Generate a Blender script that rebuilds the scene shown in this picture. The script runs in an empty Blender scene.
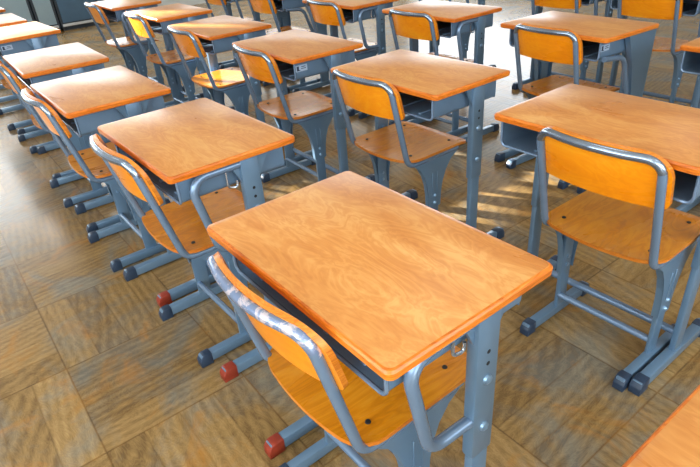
import bpy, bmesh, math, random
from mathutils import Vector, Matrix
random.seed(7)
S = bpy.context.scene
COL = S.collection
PI = math.pi

# ------------------------------------------------------------------ materials
def lin(h):
    h = h.lstrip('#'); o = []
    for i in (0, 2, 4):
        c = int(h[i:i+2], 16)/255
        o.append(c/12.92 if c <= .04045 else ((c+.055)/1.055)**2.4)
    return (*o, 1)

class NT:
    def __init__(s, name):
        s.m = bpy.data.materials.new(name); s.m.use_nodes = True
        s.t = s.m.node_tree; s.b = s.t.nodes['Principled BSDF']
    def n(s, typ, **kw):
        o = s.t.nodes.new(typ)
        for k, v in kw.items(): setattr(o, k, v)
        return o
    def l(s, a, b): s.t.links.new(a, b)
    def put(s, sock, v):
        if hasattr(v, 'is_output'): s.l(v, sock)
        else: sock.default_value = v
    def math(s, op, a, b=None, c=None):
        o = s.n('ShaderNodeMath', operation=op)
        for i, v in enumerate((a, b, c)):
            if v is not None: s.put(o.inputs[i], v)
        return o.outputs[0]
    def mix(s, f, a, b, mode='MIX'):
        o = s.n('ShaderNodeMix', data_type='RGBA', blend_type=mode)
        s.put(o.inputs[0], f); s.put(o.inputs[6], a); s.put(o.inputs[7], b)
        return o.outputs[2]
    def comb(s, x, y, z):
        o = s.n('ShaderNodeCombineXYZ')
        for i, v in enumerate((x, y, z)): s.put(o.inputs[i], v)
        return o.outputs[0]
    def noise(s, vec, scale, detail=4, rough=.55, dist=0):
        o = s.n('ShaderNodeTexNoise')
        s.l(vec, o.inputs['Vector']); o.inputs['Scale'].default_value = scale
        o.inputs['Detail'].default_value = detail; o.inputs['Roughness'].default_value = rough
        o.inputs['Distortion'].default_value = dist
        return o.outputs[0]
    def ramp(s, f, stops):
        o = s.n('ShaderNodeValToRGB'); s.l(f, o.inputs[0])
        el = o.color_ramp.elements
        while len(el) < len(stops): el.new(.5)
        for e, (p, c) in zip(el, stops):
            e.position = p; e.color = c if not isinstance(c, str) else lin(c)
        return o.outputs[0]
    def rng(s, f, a, b, c, d):
        o = s.n('ShaderNodeMapRange')
        s.l(f, o.inputs[0])
        for i, v in enumerate((a, b, c, d)): o.inputs[1+i].default_value = v
        return o.outputs[0]
    def bump(s, h, strength=.2, dist=.002):
        o = s.n('ShaderNodeBump'); o.inputs['Strength'].default_value = strength
        o.inputs['Distance'].default_value = dist
        s.l(h, o.inputs['Height']); s.l(o.outputs[0], s.b.inputs['Normal'])

def local_coords(t, stretch):
    tc = t.n('ShaderNodeTexCoord'); oi = t.n('ShaderNodeObjectInfo')
    off = t.n('ShaderNodeVectorMath', operation='MULTIPLY_ADD')
    off.inputs[1].default_value = stretch
    t.l(tc.outputs['Object'], off.inputs[0])
    r = t.math('MULTIPLY', oi.outputs['Random'], 40.0)
    t.l(t.comb(r, r, r), off.inputs[2])
    return off.outputs[0], oi

def mat_wood(name, dark, mid, light, stretch, scale, rough, coat, spread=(.30, .5, .70), fig=.3):
    t = NT(name)
    v, oi = local_coords(t, stretch)
    a = t.noise(v, scale, 4, .5, 1.0)
    b = t.noise(v, scale*1.5, 4, .55, 2.0)           # flowing figure
    ridge = t.math('ABSOLUTE', t.math('SUBTRACT', t.math('FRACT', t.math('MULTIPLY', b, 7.0)), .5))
    fine = t.noise(v, scale*11, 2, .5)
    f = t.math('ADD', t.math('MULTIPLY', a, 1-fig), t.math('MULTIPLY', ridge, fig*1.6))
    f = t.math('ADD', f, t.math('MULTIPLY', t.math('SUBTRACT', fine, .5), .16))
    c = t.ramp(f, [(spread[0], dark), (spread[1], mid), (spread[2], light)])
    hv = t.n('ShaderNodeHueSaturation'); t.l(c, hv.inputs['Color'])
    t.l(t.rng(oi.outputs['Random'], 0, 1, .95, 1.04), hv.inputs['Value'])
    t.l(hv.outputs[0], t.b.inputs['Base Color'])
    t.l(t.rng(a, .3, .7, rough-.03, rough+.05), t.b.inputs['Roughness'])
    t.b.inputs['Coat Weight'].default_value = coat; t.b.inputs['Coat Roughness'].default_value = .12
    return t.m

def mat_plain(name, col, rough=.5, metal=0, var=.12, scale=25, coat=0, scuff=None, scuff_amt=.6):
    t = NT(name)
    v, oi = local_coords(t, (1, 1, 1))
    a = t.noise(v, scale, 4, .6)
    c0 = lin(col)
    lo = tuple(x*(1-var) for x in c0[:3])+(1,); hi = tuple(min(1, x*(1+var)) for x in c0[:3])+(1,)
    c = t.ramp(a, [(.3, lo), (.7, hi)])
    if scuff:
        s = t.noise(v, scale*1.8, 6, .75, .6)
        m = t.rng(s, scuff_amt, scuff_amt+.06, 0, 1)
        c = t.mix(m, c, lin(scuff))
    t.l(c, t.b.inputs['Base Color'])
    t.b.inputs['Roughness'].default_value = rough
    t.b.inputs['Metallic'].default_value = metal
    t.b.inputs['Coat Weight'].default_value = coat
    return t.m

M = {}
M['top'] = mat_wood('desk_top_wood', '#c07a3a', '#ce8c48', '#daa25e', (1.0, 3.0, 1), 2.6, .30, 0, fig=.2)
M['edge'] = mat_wood('desk_edge_wood', '#b75a0c', '#d8741a', '#e08a30', (.6, .6, 6), 5, .32, .2)
M['ply'] = mat_wood('varnished_plywood', '#ec8404', '#f6920a', '#faa21a', (1.0, 3, 3), 2.2, .28, .3, fig=.2)
M['seat'] = mat_wood('seat_plywood', '#cd780c', '#e08a10', '#eb9c24', (3, .8, 1), 2.2, .26, .15, fig=.3)
M['plyedge'] = mat_wood('plywood_edge', '#b5610c', '#d27a1a', '#dd9038', (1, 1, 14), 6, .4, .1)
M['steel'] = mat_plain('grey_blue_painted_steel', '#68859f', .32, .3, .05, 6, .2)
M['tray'] = mat_plain('grey_painted_sheet_steel', '#65809a', .42, .15, .05, 6, .1)
M['tube'] = mat_plain('grey_painted_tube', '#768fab', .27, .4, .04, 6, .25)
M['worn'] = mat_plain('worn_tube_showing_bare_metal', '#8093b4', .26, .45, .05, 16, .2, scuff='#d6ced4', scuff_amt=.515)
M['chrome'] = mat_plain('scuffed_chromed_tube', '#93a3b8', .17, .85, .06, 12)
M['bare'] = mat_plain('bare_bright_steel', '#c9d0d8', .2, .9, .08, 20)
M['bolt'] = mat_plain('zinc_bolt', '#8fb0cf', .3, .7, .08, 60)
M['rubber'] = mat_plain('dark_navy_plastic_cap', '#27394f', .42, 0, .15, 30)
M['redcap'] = mat_plain('red_brown_plastic_cap', '#8e3320', .42, 0, .15, 30)
M['hole'] = mat_plain('dark_hole', '#10151b', .7, 0, .1, 30)
M['sticker'] = mat_plain('pale_sticker', '#a9bcd2', .5, 0, .05, 30)
M['ink'] = mat_plain('dark_ink', '#26364e', .6, 0, .1, 30)
M['wall'] = mat_plain('painted_wall', '#cfd3d2', .7, 0, .04, 3)
M['ceil'] = mat_plain('white_ceiling_board', '#e8e6e0', .8, 0, .04, 5)
M['cab'] = mat_plain('grey_blue_cabinet_panel', '#93aab6', .4, .1, .08, 2)
M['cabdark'] = mat_plain('darker_blue_cabinet_panel', '#4c6a84', .35, .1, .12, 2)
M['frame'] = mat_plain('dark_metal_frame', '#39414a', .4, .4, .1, 8)
M['rail'] = mat_plain('pale_floor_rail', '#d4d8da', .35, .3, .05, 8)
M['sun_mask'] = mat_plain('cream_sun_mask', '#e5e2d6', .8, 0, .04, 5)  # plain cream for the added panels that block the sun

def mat_floor():
    t = NT('parquet_floor'); g = t.n('ShaderNodeNewGeometry')
    sp = t.n('ShaderNodeSeparateXYZ'); t.l(g.outputs['Position'], sp.inputs[0])
    T = .455
    X = t.math('DIVIDE', t.math('ADD', sp.outputs[0], 1.80), T)
    Y = t.math('DIVIDE', t.math('SUBTRACT', sp.outputs[1], .022), T)
    ix, iy = t.math('FLOOR', X), t.math('FLOOR', Y)
    par = t.math('FLOORED_MODULO', t.math('ADD', ix, iy), 2.0)
    fx, fy = t.math('FRACT', X), t.math('FRACT', Y)
    def sel(a, b):   # parity 0 -> a, 1 -> b
        o = t.n('ShaderNodeMix', data_type='FLOAT'); t.l(par, o.inputs[0]); t.l(a, o.inputs[2]); t.l(b, o.inputs[3]); return o.outputs[0]
    across, along = sel(fx, fy), sel(fy, fx)
    p4 = t.math('MULTIPLY', across, 4.0)
    pi_, pf = t.math('FLOOR', p4), t.math('FRACT', p4)
    wn = t.n('ShaderNodeTexWhiteNoise'); t.l(t.comb(t.math('ADD', ix, .5), t.math('ADD', iy, .5), t.math('ADD', pi_, .5)), wn.inputs[0])
    wt = t.n('ShaderNodeTexWhiteNoise'); t.l(t.comb(t.math('ADD', ix, 7.5), t.math('ADD', iy, 3.5), .5), wt.inputs[0])
    r = wn.outputs[0]; rt = wt.outputs[0]
    gv = t.comb(t.math('ADD', t.math('MULTIPLY', across, 2.0), t.math('MULTIPLY', r, 31.0)), t.math('ADD', t.math('MULTIPLY', along, .75), t.math('MULTIPLY', rt, 17.0)), r)
    grain = t.noise(gv, 5.5, 5, .62, 1.8)
    fine = t.noise(t.comb(t.math('MULTIPLY', across, 16.0), t.math('MULTIPLY', along, 1.3), t.math('MULTIPLY', r, 9.0)), 2.2, 3, .6, .5)
    wv = t.n('ShaderNodeTexWave', wave_type='RINGS', rings_direction='Z'); t.l(gv, wv.inputs[0])
    wv.inputs['Scale'].default_value = 2.4; wv.inputs['Distortion'].default_value = 3.5; wv.inputs['Detail'].default_value = 3
    f = t.math('ADD', t.math('ADD', t.math('MULTIPLY', grain, .42), .065), t.math('MULTIPLY', wv.outputs[1], .10))
    f = t.math('ADD', f, t.math('MULTIPLY', t.math('SUBTRACT', fine, .5), .10))
    fg = t.noise(gv, 3.2, 4, .55, 2.5)
    rid = t.math('ABSOLUTE', t.math('SUBTRACT', t.math('FRACT', t.math('MULTIPLY', fg, 11.0)), .5))
    f = t.math('ADD', f, t.math('MULTIPLY', t.math('SUBTRACT', rid, .25), .22))
    f = t.math('ADD', f, t.math('MULTIPLY', t.math('SUBTRACT', r, .5), .15))
    f = t.math('ADD', f, t.math('MULTIPLY', t.math('SUBTRACT', rt, .5), .06))
    base = t.ramp(f, [(.16, '#6f5735'), (.32, '#8e7247'), (.46, '#a08253'), (.62, '#b79862')])
    # grey worn patches where the varnish has gone and orange patches where it is thick
    pos = g.outputs['Position']
    wear = t.noise(pos, 2.6, 5, .62, .5)
    m1 = t.rng(wear, .47, .62, 0, .75)
    base = t.mix(m1, base, t.ramp(f, [(.2, '#69696280'[:7]), (.6, '#94907f')]))
    am = t.noise(pos, 5.5, 4, .6, 1.0)
    m2 = t.math('MULTIPLY', t.rng(am, .56, .70, 0, .5), t.rng(fine, .3, .7, .4, 1))
    base = t.mix(m2, base, lin('#b9781f'))
    def seam(v, w):
        d = t.math('MINIMUM', v, t.math('SUBTRACT', 1.0, v))
        o = t.n('ShaderNodeMapRange'); t.l(d, o.inputs[0]); o.inputs[1].default_value = 0; o.inputs[2].default_value = w
        o.inputs[3].default_value = 1; o.inputs[4].default_value = 0; return o.outputs[0]
    s1 = seam(pf, .045); s2 = t.math('MAXIMUM', seam(fx, .010), seam(fy, .010))
    s = t.math('MAXIMUM', t.math('MULTIPLY', s1, .35), t.math('MULTIPLY', s2, .7))
    scol = t.mix(t.rng(am, .4, .6, 0, 1), lin('#3a2c1c'), lin('#7c541d'))
    base = t.mix(s, base, scol)
    t.l(base, t.b.inputs['Base Color'])
    t.l(t.rng(grain, .3, .7, .18, .27), t.b.inputs['Roughness'])
    t.b.inputs['Specular IOR Level'].default_value = .2
    h = t.math('SUBTRACT', t.math('MULTIPLY', f, .3), s)
    t.bump(h, .04, .001)
    return t.m
M['floor'] = mat_floor()

# ------------------------------------------------------------------ mesh helpers
def obj(name, bm, mats, parent=None, smooth=True, angle=40):
    me = bpy.data.meshes.new(name)
    bmesh.ops.recalc_face_normals(bm, faces=bm.faces)
    bm.to_mesh(me); bm.free()
    if not isinstance(mats, (list, tuple)): mats = [mats]
    for m in mats: me.materials.append(M[m])
    if smooth:
        for p in me.polygons: p.use_smooth = True
        me.set_sharp_from_angle(angle=math.radians(angle))
    o = bpy.data.objects.new(name, me); COL.objects.link(o)
    if parent: o.parent = parent
    return o

def box(bm, c, s, bev=0, seg=2, mat=0):
    r = bmesh.ops.create_cube(bm, size=1, matrix=Matrix.Translation(c) @ Matrix.Diagonal((*s, 1)))
    vs = r['verts']; es = list({e for v in vs for e in v.link_edges})
    if bev:
        g = bmesh.ops.bevel(bm, geom=es, offset=bev, segments=seg, affect='EDGES', profile=.5)
        fs = g['faces']
    fs = {f for v in vs if v.is_valid for f in v.link_faces}
    for f in fs: f.material_index = mat

def fillet(pts, r, n=6):
    pts = [Vector(p) for p in pts]; out = [pts[0]]
    rs = r if isinstance(r, (list, tuple)) else [r]*len(pts)
    for i in range(1, len(pts)-1):
        a, b, c = pts[i-1], pts[i], pts[i+1]
        u, v = (a-b).normalized(), (c-b).normalized()
        ang = u.angle(v); d = rs[i]/math.tan(ang/2)
        d = min(d, (a-b).length*.49, (c-b).length*.49); rr = d*math.tan(ang/2)
        ctr = b+(u+v).normalized()*(rr/math.sin(ang/2))
        p0, p1 = b+u*d-ctr, b+v*d-ctr
        tot = p0.angle(p1); ax = p0.cross(p1).normalized()
        for k in range(n+1): out.append(ctr+Matrix.Rotation(tot*k/n, 3, ax) @ p0)
    out.append(pts[-1]); return out

def tube(bm, pts, r, seg=12, cap=True, mat=0, flat=1.0):
    pts = [Vector(p) for p in pts]; n = len(pts)
    tan = []
    for i in range(n):
        a = pts[max(0, i-1)]; b = pts[min(n-1, i+1)]; tan.append((b-a).normalized())
    up = Vector((0, 0, 1)) if abs(tan[0].z) < .9 else Vector((1, 0, 0))
    x = tan[0].cross(up).normalized(); rings = []
    for i in range(n):
        x = (x-tan[i]*x.dot(tan[i])).normalized(); y = tan[i].cross(x)
        rings.append([bm.verts.new(pts[i]+x*(r*math.cos(2*PI*k/seg))+y*(r*flat*math.sin(2*PI*k/seg))) for k in range(seg)])
    for a, b in zip(rings, rings[1:]):
        for k in range(seg):
            f = bm.faces.new((a[k], a[(k+1) % seg], b[(k+1) % seg], b[k])); f.material_index = mat
    if cap:
        for rg in (rings[0][::-1], rings[-1]):
            f = bm.faces.new(rg); f.material_index = mat

def extrude_poly(bm, pts, axis, a, b, mat=0):
    """closed 2-D outline swept between a and b along an axis"""
    def P(p, t):
        if axis == 'x': return (t, p[0], p[1])
        if axis == 'y': return (p[0], t, p[1])
        return (p[0], p[1], t)
    A = [bm.verts.new(P(p, a)) for p in pts]; B = [bm.verts.new(P(p, b)) for p in pts]
    n = len(pts); fs = []
    fs.append(bm.faces.new(A)); fs.append(bm.faces.new(B[::-1]))
    for i in range(n): fs.append(bm.faces.new((A[i], A[(i+1) % n], B[(i+1) % n], B[i])))
    for f in fs: f.material_index = mat
    return fs

def strip(bm, path, axis, a, b, th):
    """thin sheet along a 2-D path, given thickness th, swept from a to b"""
    n = len(path); nor = []
    for i in range(n):
        p, q = path[max(0, i-1)], path[min(n-1, i+1)]
        d = Vector((q[0]-p[0], q[1]-p[1])).normalized(); nor.append((-d.y, d.x))
    off = [(p[0]+k[0]*th, p[1]+k[1]*th) for p, k in zip(path, nor)]
    for i in range(n-1):
        pass
    def P(p, t): return (t, p[0], p[1]) if axis == 'x' else (p[0], t, p[1])
    R = [[bm.verts.new(P(p, t)) for p in pp] for pp in (path, off) for t in (a, b)]
    p0, p1, q0, q1 = R
    for i in range(n-1):
        bm.faces.new((p0[i], p0[i+1], p1[i+1], p1[i])); bm.faces.new((q0[i], q1[i], q1[i+1], q0[i+1]))
        bm.faces.new((p0[i], q0[i], q0[i+1], p0[i+1])); bm.faces.new((p1[i], p1[i+1], q1[i+1], q1[i]))
    for i in (0, n-1): bm.faces.new((p0[i], p1[i], q1[i], q0[i]))

def through_bolt(bm, c, r, xa, xb, s):
    """one bolt through a leg: head outside (xb), nut inside (xa)"""
    pr = [(xa-s*.005, .003), (xa-s*.005, r*.8), (xa, r*.85), (xa, r*.4), (xb, r*.4), (xb, r), (xb+s*.005, r*.85), (xb+s*.009, .002)]
    n = 10; R_ = [[bm.verts.new((x, c[0]+q*math.cos(2*PI*k/n), c[1]+q*math.sin(2*PI*k/n))) for k in range(n)] for x, q in pr]
    for a, b in zip(R_, R_[1:]):
        for k in range(n): bm.faces.new((a[k], a[(k+1) % n], b[(k+1) % n], b[k]))
    bm.faces.new(R_[0][::-1]); bm.faces.new(R_[-1])

def disc(bm, c, r, x0, x1, seg=12, dome=0, mat=0):
    """short cylinder along x"""
    A = [bm.verts.new((x0, c[0]+r*math.cos(2*PI*k/seg), c[1]+r*math.sin(2*PI*k/seg))) for k in range(seg)]
    B = [bm.verts.new((x1, c[0]+r*.8*math.cos(2*PI*k/seg), c[1]+r*.8*math.sin(2*PI*k/seg))) for k in range(seg)]
    for k in range(seg): bm.faces.new((A[k], A[(k+1) % seg], B[(k+1) % seg], B[k]))
    bm.faces.new(A[::-1])
    if dome:
        t = bm.verts.new((x1+dome, c[0], c[1]))
        for k in range(seg): bm.faces.new((B[k], B[(k+1) % seg], t))
    else: bm.faces.new(B)

def empty(name, loc=(0, 0, 0), rz=0):
    o = bpy.data.objects.new(name, None); COL.objects.link(o)
    o.empty_display_size = .1; o.location = loc; o.rotation_euler = (0, 0, rz); return o

def copy_tree(o, parent=None):
    c = o.copy(); COL.objects.link(c)
    if parent: c.parent = parent
    for ch in list(o.children): copy_tree(ch, c)
    return c

def cap_mesh(bm, x, y0, y1, w, z1):
    # plastic end cap: slightly fatter than the foot, sloped outer face
    out = 1 if y1 > y0 else -1
    pr = [(y0, .0), (y1, .0), (y1, z1*.55), (y1-out*.010, z1*.92), (y1-out*.018, z1), (y0, z1)]
    bm2 = bmesh.new(); extrude_poly(bm2, pr, 'x', x-w/2, x+w/2)
    bmesh.ops.recalc_face_normals(bm2, faces=bm2.faces)
    bmesh.ops.bevel(bm2, geom=list(bm2.edges), offset=.0022, segments=2, affect='EDGES', profile=.5)
    me = bpy.data.meshes.new('t'); bm2.to_mesh(me); bm2.free(); bm.from_mesh(me); bpy.data.meshes.remove(me)

# ------------------------------------------------------------------ desk
DH = .75
def make_desk(legs='column', brace=True, redcap=False, sticker=False):
    root = empty('school_desk')
    # tabletop: rounded board, varnished edge
    bm = bmesh.new()
    def rr(hx, y0, y1, r, n=5):
        P = []
        for cx, cy, a0 in ((hx-r, y0+r, -PI/2), (hx-r, y1-r, 0), (-hx+r, y1-r, PI/2), (-hx+r, y0+r, PI)):
            for k in range(n+1):
                a = a0+PI/2*k/n; P.append((cx+r*math.cos(a), cy+r*math.sin(a)))
        return P
    lay = [(.006, DH-.022), (.001, DH-.019), (0, DH-.006), (.0025, DH-.0015), (.006, DH)]
    rings = [[bm.verts.new((p[0], p[1], z)) for p in rr(.30-d, d, .40-d, .014)] for d, z in lay]
    for a, b in zip(rings, rings[1:]):
        for k in range(len(a)):
            f = bm.faces.new((a[k], a[(k+1) % len(a)], b[(k+1) % len(b)], b[k])); f.material_index = 1
    bm.faces.new(rings[-1]); f = bm.faces.new(rings[0][::-1]); f.material_index = 1
    obj('tabletop', bm, ['top', 'edge'], root, angle=30)
    # open book tray
    bm = bmesh.new()
    hw, zb, zt = (.286 if legs == 'slim' else .252), .642, .728
    path = [(p.x, p.z) for p in fillet([(-hw, 0, zt), (-hw, 0, zb), (hw, 0, zb), (hw, 0, zt)], .016, 5)]
    strip(bm, path, 'y', .034, .375, .0025)
    box(bm, (0, .374, (zb+zt)/2), (2*hw-.006, .003, zt-zb-.002))
    for x in (-.17, -.06, .06, .17): box(bm, (x, .2, zb+.005), (.014, .30, .006), .002, 1)
    for s in (-1, 1): box(bm, (s*(hw-.006), .2, zt-.002), (.022, .35, .003))
    tr = obj('book_tray', bm, 'tray', root)
    bm = bmesh.new()
    lp = fillet([(-hw, .034, zt-.004), (-hw, .034, zb), (hw, .034, zb), (hw, .034, zt-.004)], .018, 5)
    tube(bm, lp, .0045, 8)
    obj('tray_rim', bm, 'tube', tr)
    if sticker:
        bm = bmesh.new(); box(bm, (hw+.0012, .070, .694), (.0014, .062, .028))
        st = obj('name_sticker', bm, 'sticker', tr, smooth=False)
        bm = bmesh.new()
        box(bm, (hw+.0022, .050, .695), (.0008, .012, .018)); box(bm, (hw+.0022, .053, .685), (.0008, .018, .003))
        for k, w in enumerate((.022, .026)): box(bm, (hw+.0022, .080, .700-.008*k), (.0008, w, .003))
        obj('printed_mark', bm, 'ink', st, smooth=False)
    for s in (-1, 1):
        xs = s*.272
        bm = bmesh.new()
        if legs == 'column':
            box(bm, (xs, .243, .545), (.028, .060, .37), .006, 2)      # upper sleeve
            box(bm, (xs, .243, .205), (.022, .048, .36), .005, 2)      # lower post
            extrude_poly(bm, [(.175, .727), (.315, .727), (.295, .695), (.272, .655), (.214, .655), (.195, .695)], 'x', xs-.004, xs+.004)
        elif legs == 'slim':
            box(bm, (xs, .25, .50), (.024, .060, .29), .005, 2); box(bm, (xs, .25, .205), (.020, .050, .36), .005, 2)
        else:
            L = [(.195, .727), (.225, .66), (.255, .58), (.285, .46), (.300, .30), (.305, .04)]
            R = [(.375, .04), (.392, .30), (.398, .46), (.402, .62), (.404, .727)]
            extrude_poly(bm, L+R, 'x', xs+s*.008, xs+s*.012)
            for a, b in list(zip(L, L[1:]))+list(zip(R, R[1:])):
                vs = [bm.verts.new((xs+dx, *p)) for dx, p in ((s*.011, a), (s*.011, b), (-s*.014, b), (-s*.014, a))]
                bm.faces.new(vs)
            extrude_poly(bm, [(.325, .05), (.37, .05), (.375, .5), (.320, .5)], 'x', xs-.008, xs+.004)
        lg = obj('leg', bm, 'steel', root)
        if legs != 'panel':
            o = xs+s*.0135; i_ = xs-s*.0135
            for z in (.565, .440):
                bm = bmesh.new(); through_bolt(bm, (.243, z), .0115, i_, o, s); obj('bolt', bm, 'bolt', lg)
            for z in ((.632, .604) if legs == 'column' else ()):
                bm = bmesh.new(); disc(bm, (.243, z), .0055, o, o+s*.0009, 10); obj('adjuster_hole', bm, 'hole', lg)
        else:
            for z in (.40, .30):
                bm = bmesh.new(); through_bolt(bm, (.348, z), .011, xs-s*.008, xs+s*.0115, s); obj('bolt', bm, 'bolt', lg)
        if brace and s > 0:
            bm = bmesh.new()
            if legs == 'column':
                p = fillet([(xs, .238, .712), (xs, .058, .712), (xs, .108, .468), (xs, .218, .462)], [0, .045, .045, 0], 7)
            else:
                p = fillet([(xs, .045, .650), (xs, .200, .632), (xs, .285, .40), (xs, .305, .36)], [0, .07, .05, 0], 7)
            tube(bm, p, .0125, 12)
            obj('brace_tube', bm, 'tube', root)
        bm = bmesh.new(); box(bm, (xs, .235, .0255), (.031, .42, .037), .003, 2)
        ft = obj('foot', bm, 'steel', root)
        bm = bmesh.new(); cap_mesh(bm, xs, .066, .016, .036, .046)
        obj('rubber_cap', bm, 'redcap' if redcap else 'rubber', ft)
        bm = bmesh.new(); cap_mesh(bm, xs, .40, .450, .036, .046)
        obj('rubber_cap', bm, 'rubber', ft)
    bm = bmesh.new(); tube(bm, [(-.262, .345 if legs == 'panel' else .25, .10), (.262, .345 if legs == 'panel' else .25, .10)], .0125, 12)
    obj('crossbar', bm, 'tube', root)
    if brace and legs == 'column':
        # bag hooks on the outer side of the frame
        for s in (1,):
            bm = bmesh.new(); x = s*.262
            tube(bm, fillet([(x, .175, .70), (x, .175, .648), (x, .205, .640), (x, .205, .662)], .012, 4), .0035, 8)
            obj('bag_hook', bm, 'bare', root)
    return root

# ------------------------------------------------------------------ chair
def lean(z):        # y of the back uprights at height z
    return .022-(z-.44)*.255 if z > .44 else .022
def make_chair(worn=False):
    root = empty('school_chair')
    hx = .168
    # seat: dished plywood with a bowed rear edge
    bm = bmesh.new(); NU, NV = 20, 18
    def outline(u, v):
        # u,v in -1..1 -> superellipse-like rounded panel
        k = .30
        x, y = u, v
        ax, ay = abs(u), abs(v)
        if ax > 1-k and ay > 1-k:
            dx, dy = (ax-(1-k))/k, (ay-(1-k))/k
            m = max(dx, dy); d = math.hypot(dx, dy)
            if d > 1e-6:
                f = m/d; x = math.copysign(1-k+k*dx*f, u); y = math.copysign(1-k+k*dy*f, v)
        return x, y
    def seat_pt(u, v, dz):
        x, y = outline(u, v)
        Yc = .190; X = x*.186; Y = Yc+y*.178
        if y < 0: Y -= .020*(1-x*x)*y*y
        z = .444-.010*(1-x*x)*(.5-.5*y)*(1 if y > -1 else 1)
        z += -.016*max(0, (y-.55)/.45)**2 + .006*max(0, (-y-.6)/.4)**2
        return (X, Y, z+dz)
    grids = []
    for dz in (0, -.011):
        grids.append([[bm.verts.new(seat_pt(-1+2*i/NU, -1+2*j/NV, dz)) for j in range(NV+1)] for i in range(NU+1)])
    A, B = grids
    for i in range(NU):
        for j in range(NV):
            bm.faces.new((A[i][j], A[i+1][j], A[i+1][j+1], A[i][j+1]))
            f = bm.faces.new((B[i][j], B[i][j+1], B[i+1][j+1], B[i+1][j])); f.material_index = 1
    loop = [(i, 0) for i in range(NU)]+[(NU, j) for j in range(NV)]+[(i, NV) for i in range(NU, 0, -1)]+[(0, j) for j in range(NV, 0, -1)]
    for a, b in zip(loop, loop[1:]+loop[:1]):
        f = bm.faces.new((A[a[0]][a[1]], B[a[0]][a[1]], B[b[0]][b[1]], A[b[0]][b[1]])); f.material_index = 1
    st = obj('seat', bm, ['seat', 'plyedge'], root, angle=50)
    for s in (-1, 1):
        for yy in (.055, .275):
            bm = bmesh.new()
            bmesh.ops.create_cone(bm, cap_ends=True, segments=10, radius1=.0065, radius2=.0055, depth=.003, matrix=Matrix.Translation((s*.135, yy+.012, .4435)))
            obj('rivet', bm, 'hole', st)
    # backrest: curved plywood in front of the tube
    bm = bmesh.new(); NU, NV = 22, 10
    ztop, zbot, hw = .775, .620, .186
    def back_pt(i, j, off):
        u, v = -1+2*i/NU, -1+2*j/NV
        kx, ky = .40, .85
        ax, ay = abs(u), abs(v)
        x, y = u, v
        if v < 0: kx, ky = .10, .22
        if ax > 1-kx and ay > 1-ky:
            dx, dy = (ax-(1-kx))/kx, (ay-(1-ky))/ky
            m = max(dx, dy); d = math.hypot(dx, dy)
            if d > 1e-6: f = m/d; x = math.copysign(1-kx+kx*dx*f, u); y = math.copysign(1-ky+ky*dy*f, v)
        z = (ztop+zbot)/2+y*(ztop-zbot)/2
        X = x*hw
        Y = lean(z)+.018-.032*(1-x*x)
        return (X, Y+off, z+off*.33)
    G = [[[bm.verts.new(back_pt(i, j, o)) for j in range(NV+1)] for i in range(NU+1)] for o in (-.0055, .0055)]
    A, B = G
    for i in range(NU):
        for j in range(NV):
            bm.faces.new((A[i][j], A[i+1][j], A[i+1][j+1], A[i][j+1])); bm.faces.new((B[i][j], B[i][j+1], B[i+1][j+1], B[i+1][j]))
    loop = [(i, 0) for i in range(NU)]+[(NU, j) for j in range(NV)]+[(i, NV) for i in range(NU, 0, -1)]+[(0, j) for j in range(NV, 0, -1)]
    for a, b in zip(loop, loop[1:]+loop[:1]):
        f = bm.faces.new((A[a[0]][a[1]], B[a[0]][a[1]], B[b[0]][b[1]], A[b[0]][b[1]])); f.material_index = 1
    obj('backrest', bm, ['ply', 'plyedge'], root, angle=50)
    # bent back tube: under the seat, up the back, over the top
    zc = .760
    P = [(-hx, .30, .4185), (-hx, .022, .4185), (-hx, lean(zc), zc)]
    top = [(hx*(k/8), lean(zc)-.028*(1-(k/8)**2), zc) for k in range(-4, 5, 2)]
    Q = P[:2]+[(-hx, lean(zc), zc)]+top+[(hx, lean(zc), zc)]+[(hx, .022, .4185), (hx, .30, .4185)]
    rs = [0, .045, .08]+[.2]*len(top)+[.08, .045, 0]
    path = fillet(Q, rs, 7)
    bm = bmesh.new(); tube(bm, path, .0115, 12)
    for f in bm.faces:
        if f.calc_center_median().z > .725: f.material_index = 1
    obj('back_frame', bm, ['tube', 'worn' if worn else 'chrome'], root)
    # pressed-steel side legs
    for s in (-1, 1):
        xs = s*.165
        L = [(.050, .412), (.082, .385), (.106, .345), (.121, .30), (.129, .25), (.132, .19)]
        R = [(.198, .19), (.202, .25), (.212, .30), (.230, .345), (.260, .385), (.305, .412)]
        bm = bmesh.new()
        extrude_poly(bm, L+R, 'x', xs+s*.006, xs+s*.009)
        for a, b in list(zip(L, L[1:]))+list(zip(R, R[1:])):
            bm.faces.new([bm.verts.new((xs+dx, *p)) for dx, p in ((s*.008, a), (s*.008, b), (-s*.012, b), (-s*.012, a))])
        box(bm, (xs-s*.001, .165, .185), (.014, .052, .31), .004, 2)          # sliding lower post
        for yy in (.152, .178): box(bm, (xs+s*.010, yy, .30), (.003, .004, .10), .001, 1)   # pressed ribs
        lg = obj('leg', bm, 'steel', root)
        for z in (.245, .212):
            bm = bmesh.new(); through_bolt(bm, (.165, z), .0085, xs-s*.0075, xs+s*.0085, s); obj('bolt', bm, 'bolt', lg)
        bm = bmesh.new(); box(bm, (s*.170, .160, .025), (.028, .36, .036), .003, 2)
        ft = obj('foot', bm, 'steel', root)
        for y0, y1 in ((.018, -.026), (.302, .346)):
            bm = bmesh.new(); cap_mesh(bm, s*.170, y0, y1, .034, .045)
            obj('rubber_cap', bm, 'rubber', ft)
    bm = bmesh.new(); tube(bm, [(-.162, .150, .088), (.162, .150, .088)], .0115, 12)
    obj('crossbar', bm, 'tube', root)
    return root

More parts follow.
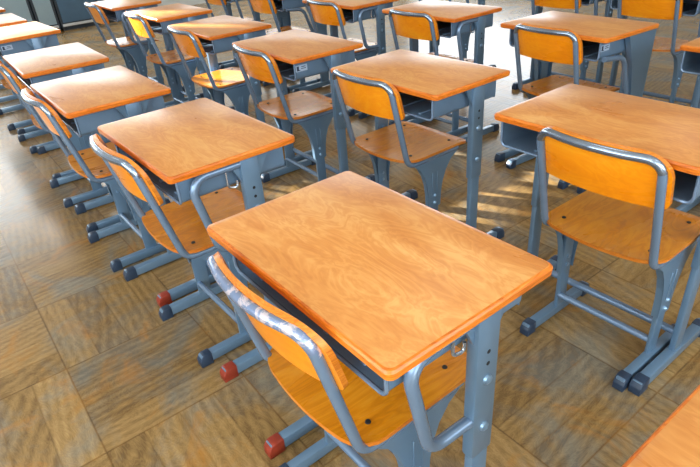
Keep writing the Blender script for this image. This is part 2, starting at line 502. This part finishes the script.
# ------------------------------------------------------------------ placing
DESK_PROTOS, CHAIR_PROTOS = {}, {}
R = math.radians
def place_desk(kind, x, y, deg, label):
    key = tuple(sorted(kind.items()))
    if key not in DESK_PROTOS:
        o = DESK_PROTOS[key] = make_desk(**kind)
    else: o = copy_tree(DESK_PROTOS[key])
    o.location = (x, y, 0); o.rotation_euler = (0, 0, R(deg))
    o['label'] = label; o['category'] = 'desk'; o['group'] = 'school desks in rows'
def place_chair(worn, x, y, deg, label):
    if worn not in CHAIR_PROTOS: o = CHAIR_PROTOS[worn] = make_chair(worn)
    else: o = copy_tree(CHAIR_PROTOS[worn])
    o.location = (x, y, 0); o.rotation_euler = (0, 0, R(deg))
    o['label'] = label; o['category'] = 'chair'; o['group'] = 'school chairs pushed in at the desks'

COLB = dict(legs='column', brace=True)
RED = dict(legs='column', brace=True, redcap=True)
SLIM = dict(legs='slim', brace=False)
PLAIN = dict(legs='column', brace=False)
STK = dict(legs='column', brace=False, sticker=True)
PANS = dict(legs='panel', brace=True, sticker=True)
PAN = dict(legs='panel', brace=True)
desks = [
 # x, y0, deg, kind, label
 (-.748, .363, .46, RED, 'nearest whole wooden school desk, bright orange top filling the centre foreground'),
 (.137, .36, 0, COLB, 'school desk cut off by the bottom right corner of the photo'),
 (-1.647, .395, .97, RED, 'tan-topped school desk directly left of the big foreground desk, with red-brown foot caps'),
 (-2.474, .348, .55, PLAIN, 'pale-topped school desk second to the left of the foreground desk'),
 (-3.300, .366, -.93, PLAIN, 'greyish-topped school desk third to the left of the foreground desk, beside the white sunlit one'),
 (-4.443, .397, 2.57, STK, 'school desk by the left edge with its top bleached white by sunlight'),
 (-5.19, .35, 0, COLB, 'school desk showing only its right end behind the white sunlit desk'),
 (-6.13, .36, 0, COLB, 'farthest school desk in the top left corner, only its tip in view'),
 (-.751, 1.313, .29, SLIM, 'school desk at the right edge, directly in front of the foreground desk, open tray showing'),
 (-1.600, 1.320, .56, PLAIN, 'school desk in the centre behind the foreground desk, tall bolted leg on its right'),
 (-2.443, 1.300, -.93, STK, 'brown-topped school desk with a small sticker on its grey tray side, left of centre'),
 (-3.283, 1.299, .13, PLAIN, 'school desk with a stripe of sunlight across its front left edge'),
 (-4.17, 1.35, 0, PLAIN, 'school desk at the top left behind the sunlight-striped one, its right end wholly in view'),
 (-5.06, 1.33, 0, COLB, 'school desk at the top left edge, farthest of its row, mostly behind a chair'),
 (-.72, 2.385, 0, SLIM, 'school desk whose left front corner alone shows at the right edge'),
 (-1.590, 2.350, -3.42, PANS, 'reddish-brown school desk at upper right with wide panel leg and a sticker on its tray'),
 (-2.459, 2.332, -.27, COLB, 'school desk at the top centre with a whitish glare over its top'),
 (-3.300, 2.31, 0, COLB, 'school desk at the top edge with a U-shaped tube at its right side'),
 (-4.17, 2.31, 0, PAN, 'school desk at the top edge showing only its wide grey panel side'),
 (-5.02, 2.31, 0, COLB, 'school desk at the top edge, legs and feet only, left of the panel-sided one'),
 (-1.69, 3.46, 0, COLB, 'school desk in the top right corner, only its dark open tray in view'),
 (-2.36, 3.50, 0, COLB, 'school desk at the top edge behind the reddish-brown one, only legs and feet in view'),
 (-3.38, 3.42, 0, COLB, 'school desk at the top edge, feet only, beyond the white-glare desk'),
]
for x, y, d, k, lab in desks: place_desk(k, x, y, d, lab)
chairs = [
 (True, -.752, .376, .8, 'foreground chair at the big orange desk, its worn back tube scraped to bare metal'),
 (False, -1.660, 0.410, 1, 'chair at the tan desk left of the foreground desk, seat seen beneath the tabletop'),
 (False, -2.485, 0.370, .5, 'chair at the pale desk second to the left of the foreground desk'),
 (False, -3.33, 0.380, -1, 'chair at the left edge at the third desk to the left of the foreground one'),
 (False, -4.40, 0.410, 2, 'chair at the white sunlit desk, only its feet in view at the left edge'),
 (False, -.689, 1.335, .3, 'large chair on the right with its whole orange backrest seen from behind'),
 (False, -1.657, 1.342, .5, 'chair in the centre, its back just beyond the far edge of the foreground desk'),
 (False, -2.455, 1.315, -1, 'chair at the stickered desk left of centre, whole right side leg plate in view'),
 (False, -3.285, 1.315, 0, 'chair with a sunlit seat at the sunlight-striped desk'),
 (False, -4.17, 1.350, 0, 'second chair from the left at the top left, bright yellow-orange back'),
 (False, -5.10, 1.330, 0, 'leftmost chair at the top left beside the grey cabinets'),
 (False, -.72, 2.405, 0, 'chair cut by the right edge, a slice of its orange back in view'),
 (False, -1.585, 2.370, -3.4, 'chair at the reddish-brown desk at upper right, orange back towards us'),
 (False, -2.47, 2.355, 0, 'chair at the top centre in front of the white-glare desk'),
 (False, -3.30, 2.330, 0, 'chair at the top edge left of centre at the desk with the U-shaped tube'),
 (False, -4.17, 2.330, 0, 'chair at the top edge beside the wide grey panel side of its desk'),
 (False, -5.02, 2.330, 0, 'chair at the top edge of which only the legs show, above the sunlight-striped desk'),
 (False, -1.69, 3.480, 0, 'chair at the top right behind the reddish-brown desk, seat and back in view'),
 (False, -2.34, 3.520, 0, 'chair at the top edge, lower strip of its back showing above the reddish-brown desk'),
 (False, -3.38, 3.440, 0, 'chair at the top edge beyond the white-glare desk, feet only'),
]
for a in chairs: place_chair(*a)

# ------------------------------------------------------------------ room
X0, X1, Y0, Y1, H = -9.7, 2.6, -2.8, 8.8, 3.0
def struct(name, bm, mat, smooth=False):
    o = obj(name, bm, mat, smooth=smooth); o['kind'] = 'structure'; return o
bm = bmesh.new(); box(bm, ((X0+X1)/2, (Y0+Y1)/2, -.05), (X1-X0, Y1-Y0, .1)); struct('floor', bm, 'floor')
bm = bmesh.new(); box(bm, ((X0+X1)/2, (Y0+Y1)/2, H+.05), (X1-X0+.3, Y1-Y0+.3, .1)); struct('ceiling', bm, 'ceil')
def wall(name, axis, at, u0, u1, holes, out):
    """wall with rectangular openings; axis 'x' = wall at x=at running along y"""
    bm = bmesh.new(); us = sorted({u0, u1, *[h[0] for h in holes], *[h[1] for h in holes]})
    for a, b in zip(us, us[1:]):
        hs = [h for h in holes if h[0] <= a+1e-6 and h[1] >= b-1e-6]
        segs = [(0, H)] if not hs else [(0, hs[0][2]), (hs[0][3], H)]
        for z0, z1 in segs:
            if z1-z0 < 1e-4: continue
            c, s = ((a+b)/2, (z0+z1)/2), (b-a, z1-z0)
            if axis == 'x': box(bm, (at+out*.06, c[0], c[1]), (.12, s[0], s[1]))
            else: box(bm, (c[0], at+out*.06, c[1]), (s[0], .12, s[1]))
    return struct(name, bm, 'wall')
LW = [(-2.5, -1.2, .95, 2.8), (-1.1, 1.2, .95, 2.9), (1.3, 2.8, .95, 2.9), (3.9, 8.2, .95, 2.7)]  # last opening added to give the middle desktops something to reflect
wall('wall_left', 'x', X0, Y0, Y1, LW, -1)
# unseen panels added behind the left windows to cut the sun into patches
def sun_mask(n, y0, y1, z0, z1):
    bm = bmesh.new(); box(bm, (X0-.10, (y0+y1)/2, (z0+z1)/2), (.012, y1-y0, z1-z0)); struct('sun_mask_panel_%d' % n, bm, 'sun_mask')
sun_mask(1, -2.5, -1.2, .95, 2.2); sun_mask(2, -1.75, -1.2, 2.5, 2.8); sun_mask(3, -2.5, -1.9, 2.5, 2.8); sun_mask(4, -1.25, -1.2, 2.2, 2.5)
sun_mask(5, -1.1, 1.2, .95, 2.9); sun_mask(6, 1.3, 2.8, .95, 2.9); sun_mask(7, 3.9, 8.2, .95, 2.7)
wall('wall_front', 'y', Y1, X0, X1, [(-9.4, -6.0, .85, 2.7)], 1)
wall('wall_back', 'y', Y0, X0, X1, [(-2.6, 1.8, .9, 2.7)], -1)
wall('wall_right', 'x', X1, Y0, Y1, [(-2, 3.2, .9, 2.7)], 1)  # unseen opening added for the light on the foreground
# window frames
def window(n, axis, at, a, b, z0, z1):
    bm = bmesh.new()
    def B(u, z, su, sz):
        if axis == 'x': box(bm, (at, u, z), (.05, su, sz))
        else: box(bm, (u, at, z), (su, .05, sz))
    for u in (a+.02, b-.02): B(u, (z0+z1)/2, .04, z1-z0)
    for z in (z0+.02, z1-.02): B((a+b)/2, z, b-a, .04)
    k = int((b-a)/1.0)
    for i in range(1, k+1): B(a+(b-a)*i/(k+1), (z0+z1)/2, .04, z1-z0)
    struct('window_%d' % n, bm, 'frame')
wins = [('x', X0-.06, *LW[0]), ('x', X0-.06, *LW[1]), ('x', X0-.06, *LW[2]), ('x', X0-.06, *LW[3]), ('y', Y1+.06, -9.4, -6.0, .85, 2.7), ('x', X1+.06, -2, 3.2, .9, 2.7), ('y', Y0-.06, -2.6, 1.8, .9, 2.7)]
for i, w in enumerate(wins): window(i+1, *w)

# low cabinets along the left wall (their lower doors show in the top left corner)
for i, (ya, yb) in enumerate(((-1.15, .15), (.20, 1.50), (1.56, 1.80), (1.86, 2.96))):
    c = empty('low_cabinet', (X0+.2, (ya+yb)/2, 0)); w = yb-ya
    c['label'] = ['grey-blue low cabinet by the left wall, behind the farthest desk tip', 'pale grey-blue low cabinet in the top left corner behind the white sunlit desk', 'narrow pale cabinet between the dark posts in the top left corner', 'darker blue low cabinet at the top left beside the leftmost chair'][i]
    c['category'] = 'cabinet'; c['group'] = 'low cabinets along the left wall'
    bm = bmesh.new(); box(bm, (0, 0, .47), (.36, w+.05, .86), .004, 1); box(bm, (0, 0, .02), (.30, w, .04)); obj('body', bm, 'frame', c)
    nd = 1 if w < .5 else 2
    for k in range(nd):
        yc = -w/2+w*(k+.5)/nd
        bm = bmesh.new(); box(bm, (.188, yc, .49), (.016, w/nd-.02, .76), .004, 1)
        d = obj('door', bm, 'cab' if i < 3 else 'cabdark', c)
        bm = bmesh.new(); box(bm, (.200, yc+(.5-k)*w/nd*.7, .62), (.012, .018, .12), .004, 1); obj('handle', bm, 'bare', d)
    bm = bmesh.new(); box(bm, (.186, 0, .075), (.022, w, .035), .004, 1); obj('bottom_rail', bm, 'rail', c)

# ------------------------------------------------------------------ light
def area(name, loc, rot, sx, sy, power, col=(1, 1, 1)):
    l = bpy.data.lights.new(name, 'AREA'); l.shape = 'RECTANGLE'; l.size = sx; l.size_y = sy; l.energy = power; l.color = col
    o = bpy.data.objects.new(name, l); COL.objects.link(o); o.location = loc; o.rotation_euler = rot; return o
def win_light(name, axis, at, a, b, z0, z1, radiance, col, inward):
    A = (b-a)*(z1-z0); p = radiance*A*PI
    rot = (PI/2, 0, -PI/2*inward) if axis == 'x' else (PI/2, 0, PI if inward < 0 else 0)
    loc = (at, (a+b)/2, (z0+z1)/2) if axis == 'x' else ((a+b)/2, at, (z0+z1)/2)
    return area(name, loc, rot, b-a, z1-z0, p, col)
DAY = (.92, .97, 1.0)
for k in range(4): win_light('daylight_left', 'x', X0+.02, LW[k][0], LW[k][1], 1.45, LW[k][3], (8, 8, 8, 3.0)[k], DAY, 1)  # the fourth, weaker one belongs to the added opening
win_light('daylight_front', 'y', Y1-.02, -9.4, -6.0, .85, 2.7, 5.2, DAY, -1)
win_light('daylight_back_b', 'y', Y0+.02, -2.6, 1.8, .9, 2.7, 5.0, DAY, 1)
win_light('added_fill_right', 'x', X1-.02, -2, 3.2, .9, 2.7, 4.0, DAY, -1)  # unseen window light, added to brighten the foreground desk
# unseen ceiling fittings, added as a weak fill light
n = 0
for lx in (-7.2, -4.4, -1.6, .9):
    for ly in (-.8, 2.2, 5.2):
        c = empty('added_ceiling_lamp', (lx, ly, H)); c['category'] = 'lamp'; c['label'] = 'unseen white lamp fitting added above the desks for fill light'; c['group'] = 'added ceiling lamps'
        bm = bmesh.new(); box(bm, (0, 0, -.03), (.30, 1.25, .05), .008, 1); obj('housing', bm, 'ceil', c)
        area('ceiling_fill', (lx, ly, H-.062), (0, 0, 0), 0.26, 1.2, 5, (1, .96, .9))
sun = bpy.data.lights.new('sun', 'SUN'); sun.energy = 40; sun.angle = R(.6); sun.color = (1, .95, .86)
so = bpy.data.objects.new('sun', sun); COL.objects.link(so)
so.rotation_euler = Vector((1, .5, -.30)).to_track_quat('-Z', 'Y').to_euler()
w = bpy.data.worlds.new('sky'); S.world = w; w.use_nodes = True
w.node_tree.nodes['Background'].inputs[0].default_value = (.75, .87, 1, 1); w.node_tree.nodes['Background'].inputs[1].default_value = 2.0

# ------------------------------------------------------------------ camera
F, PITCH, ROLL, CH, YAW = 559.12, .535904, -.0841134, 1.330745, -.952244
fw = Vector((math.sin(YAW)*math.cos(PITCH), math.cos(YAW)*math.cos(PITCH), -math.sin(PITCH)))
r0 = Vector((math.cos(YAW), -math.sin(YAW), 0)); u0 = r0.cross(fw)
r = math.cos(ROLL)*r0+math.sin(ROLL)*u0; u = -math.sin(ROLL)*r0+math.cos(ROLL)*u0
cam = bpy.data.cameras.new('camera'); cam.sensor_fit = 'HORIZONTAL'; cam.sensor_width = 36; cam.lens = F*36/700
cam.clip_start = .02
co = bpy.data.objects.new('camera', cam); COL.objects.link(co)
mw = Matrix((r, u, -fw)).transposed().to_4x4(); mw.translation = (0, 0, CH); co.matrix_world = mw
S.camera = co
S.view_settings.view_transform = 'Standard'; S.view_settings.look = 'None'
S.view_settings.exposure = -0.12; S.view_settings.gamma = 1; S.view_settings.use_curve_mapping = False
S.cycles.use_denoising = True
S.cycles.max_bounces = 8; S.cycles.diffuse_bounces = 5
S.cycles.sample_clamp_indirect = 6
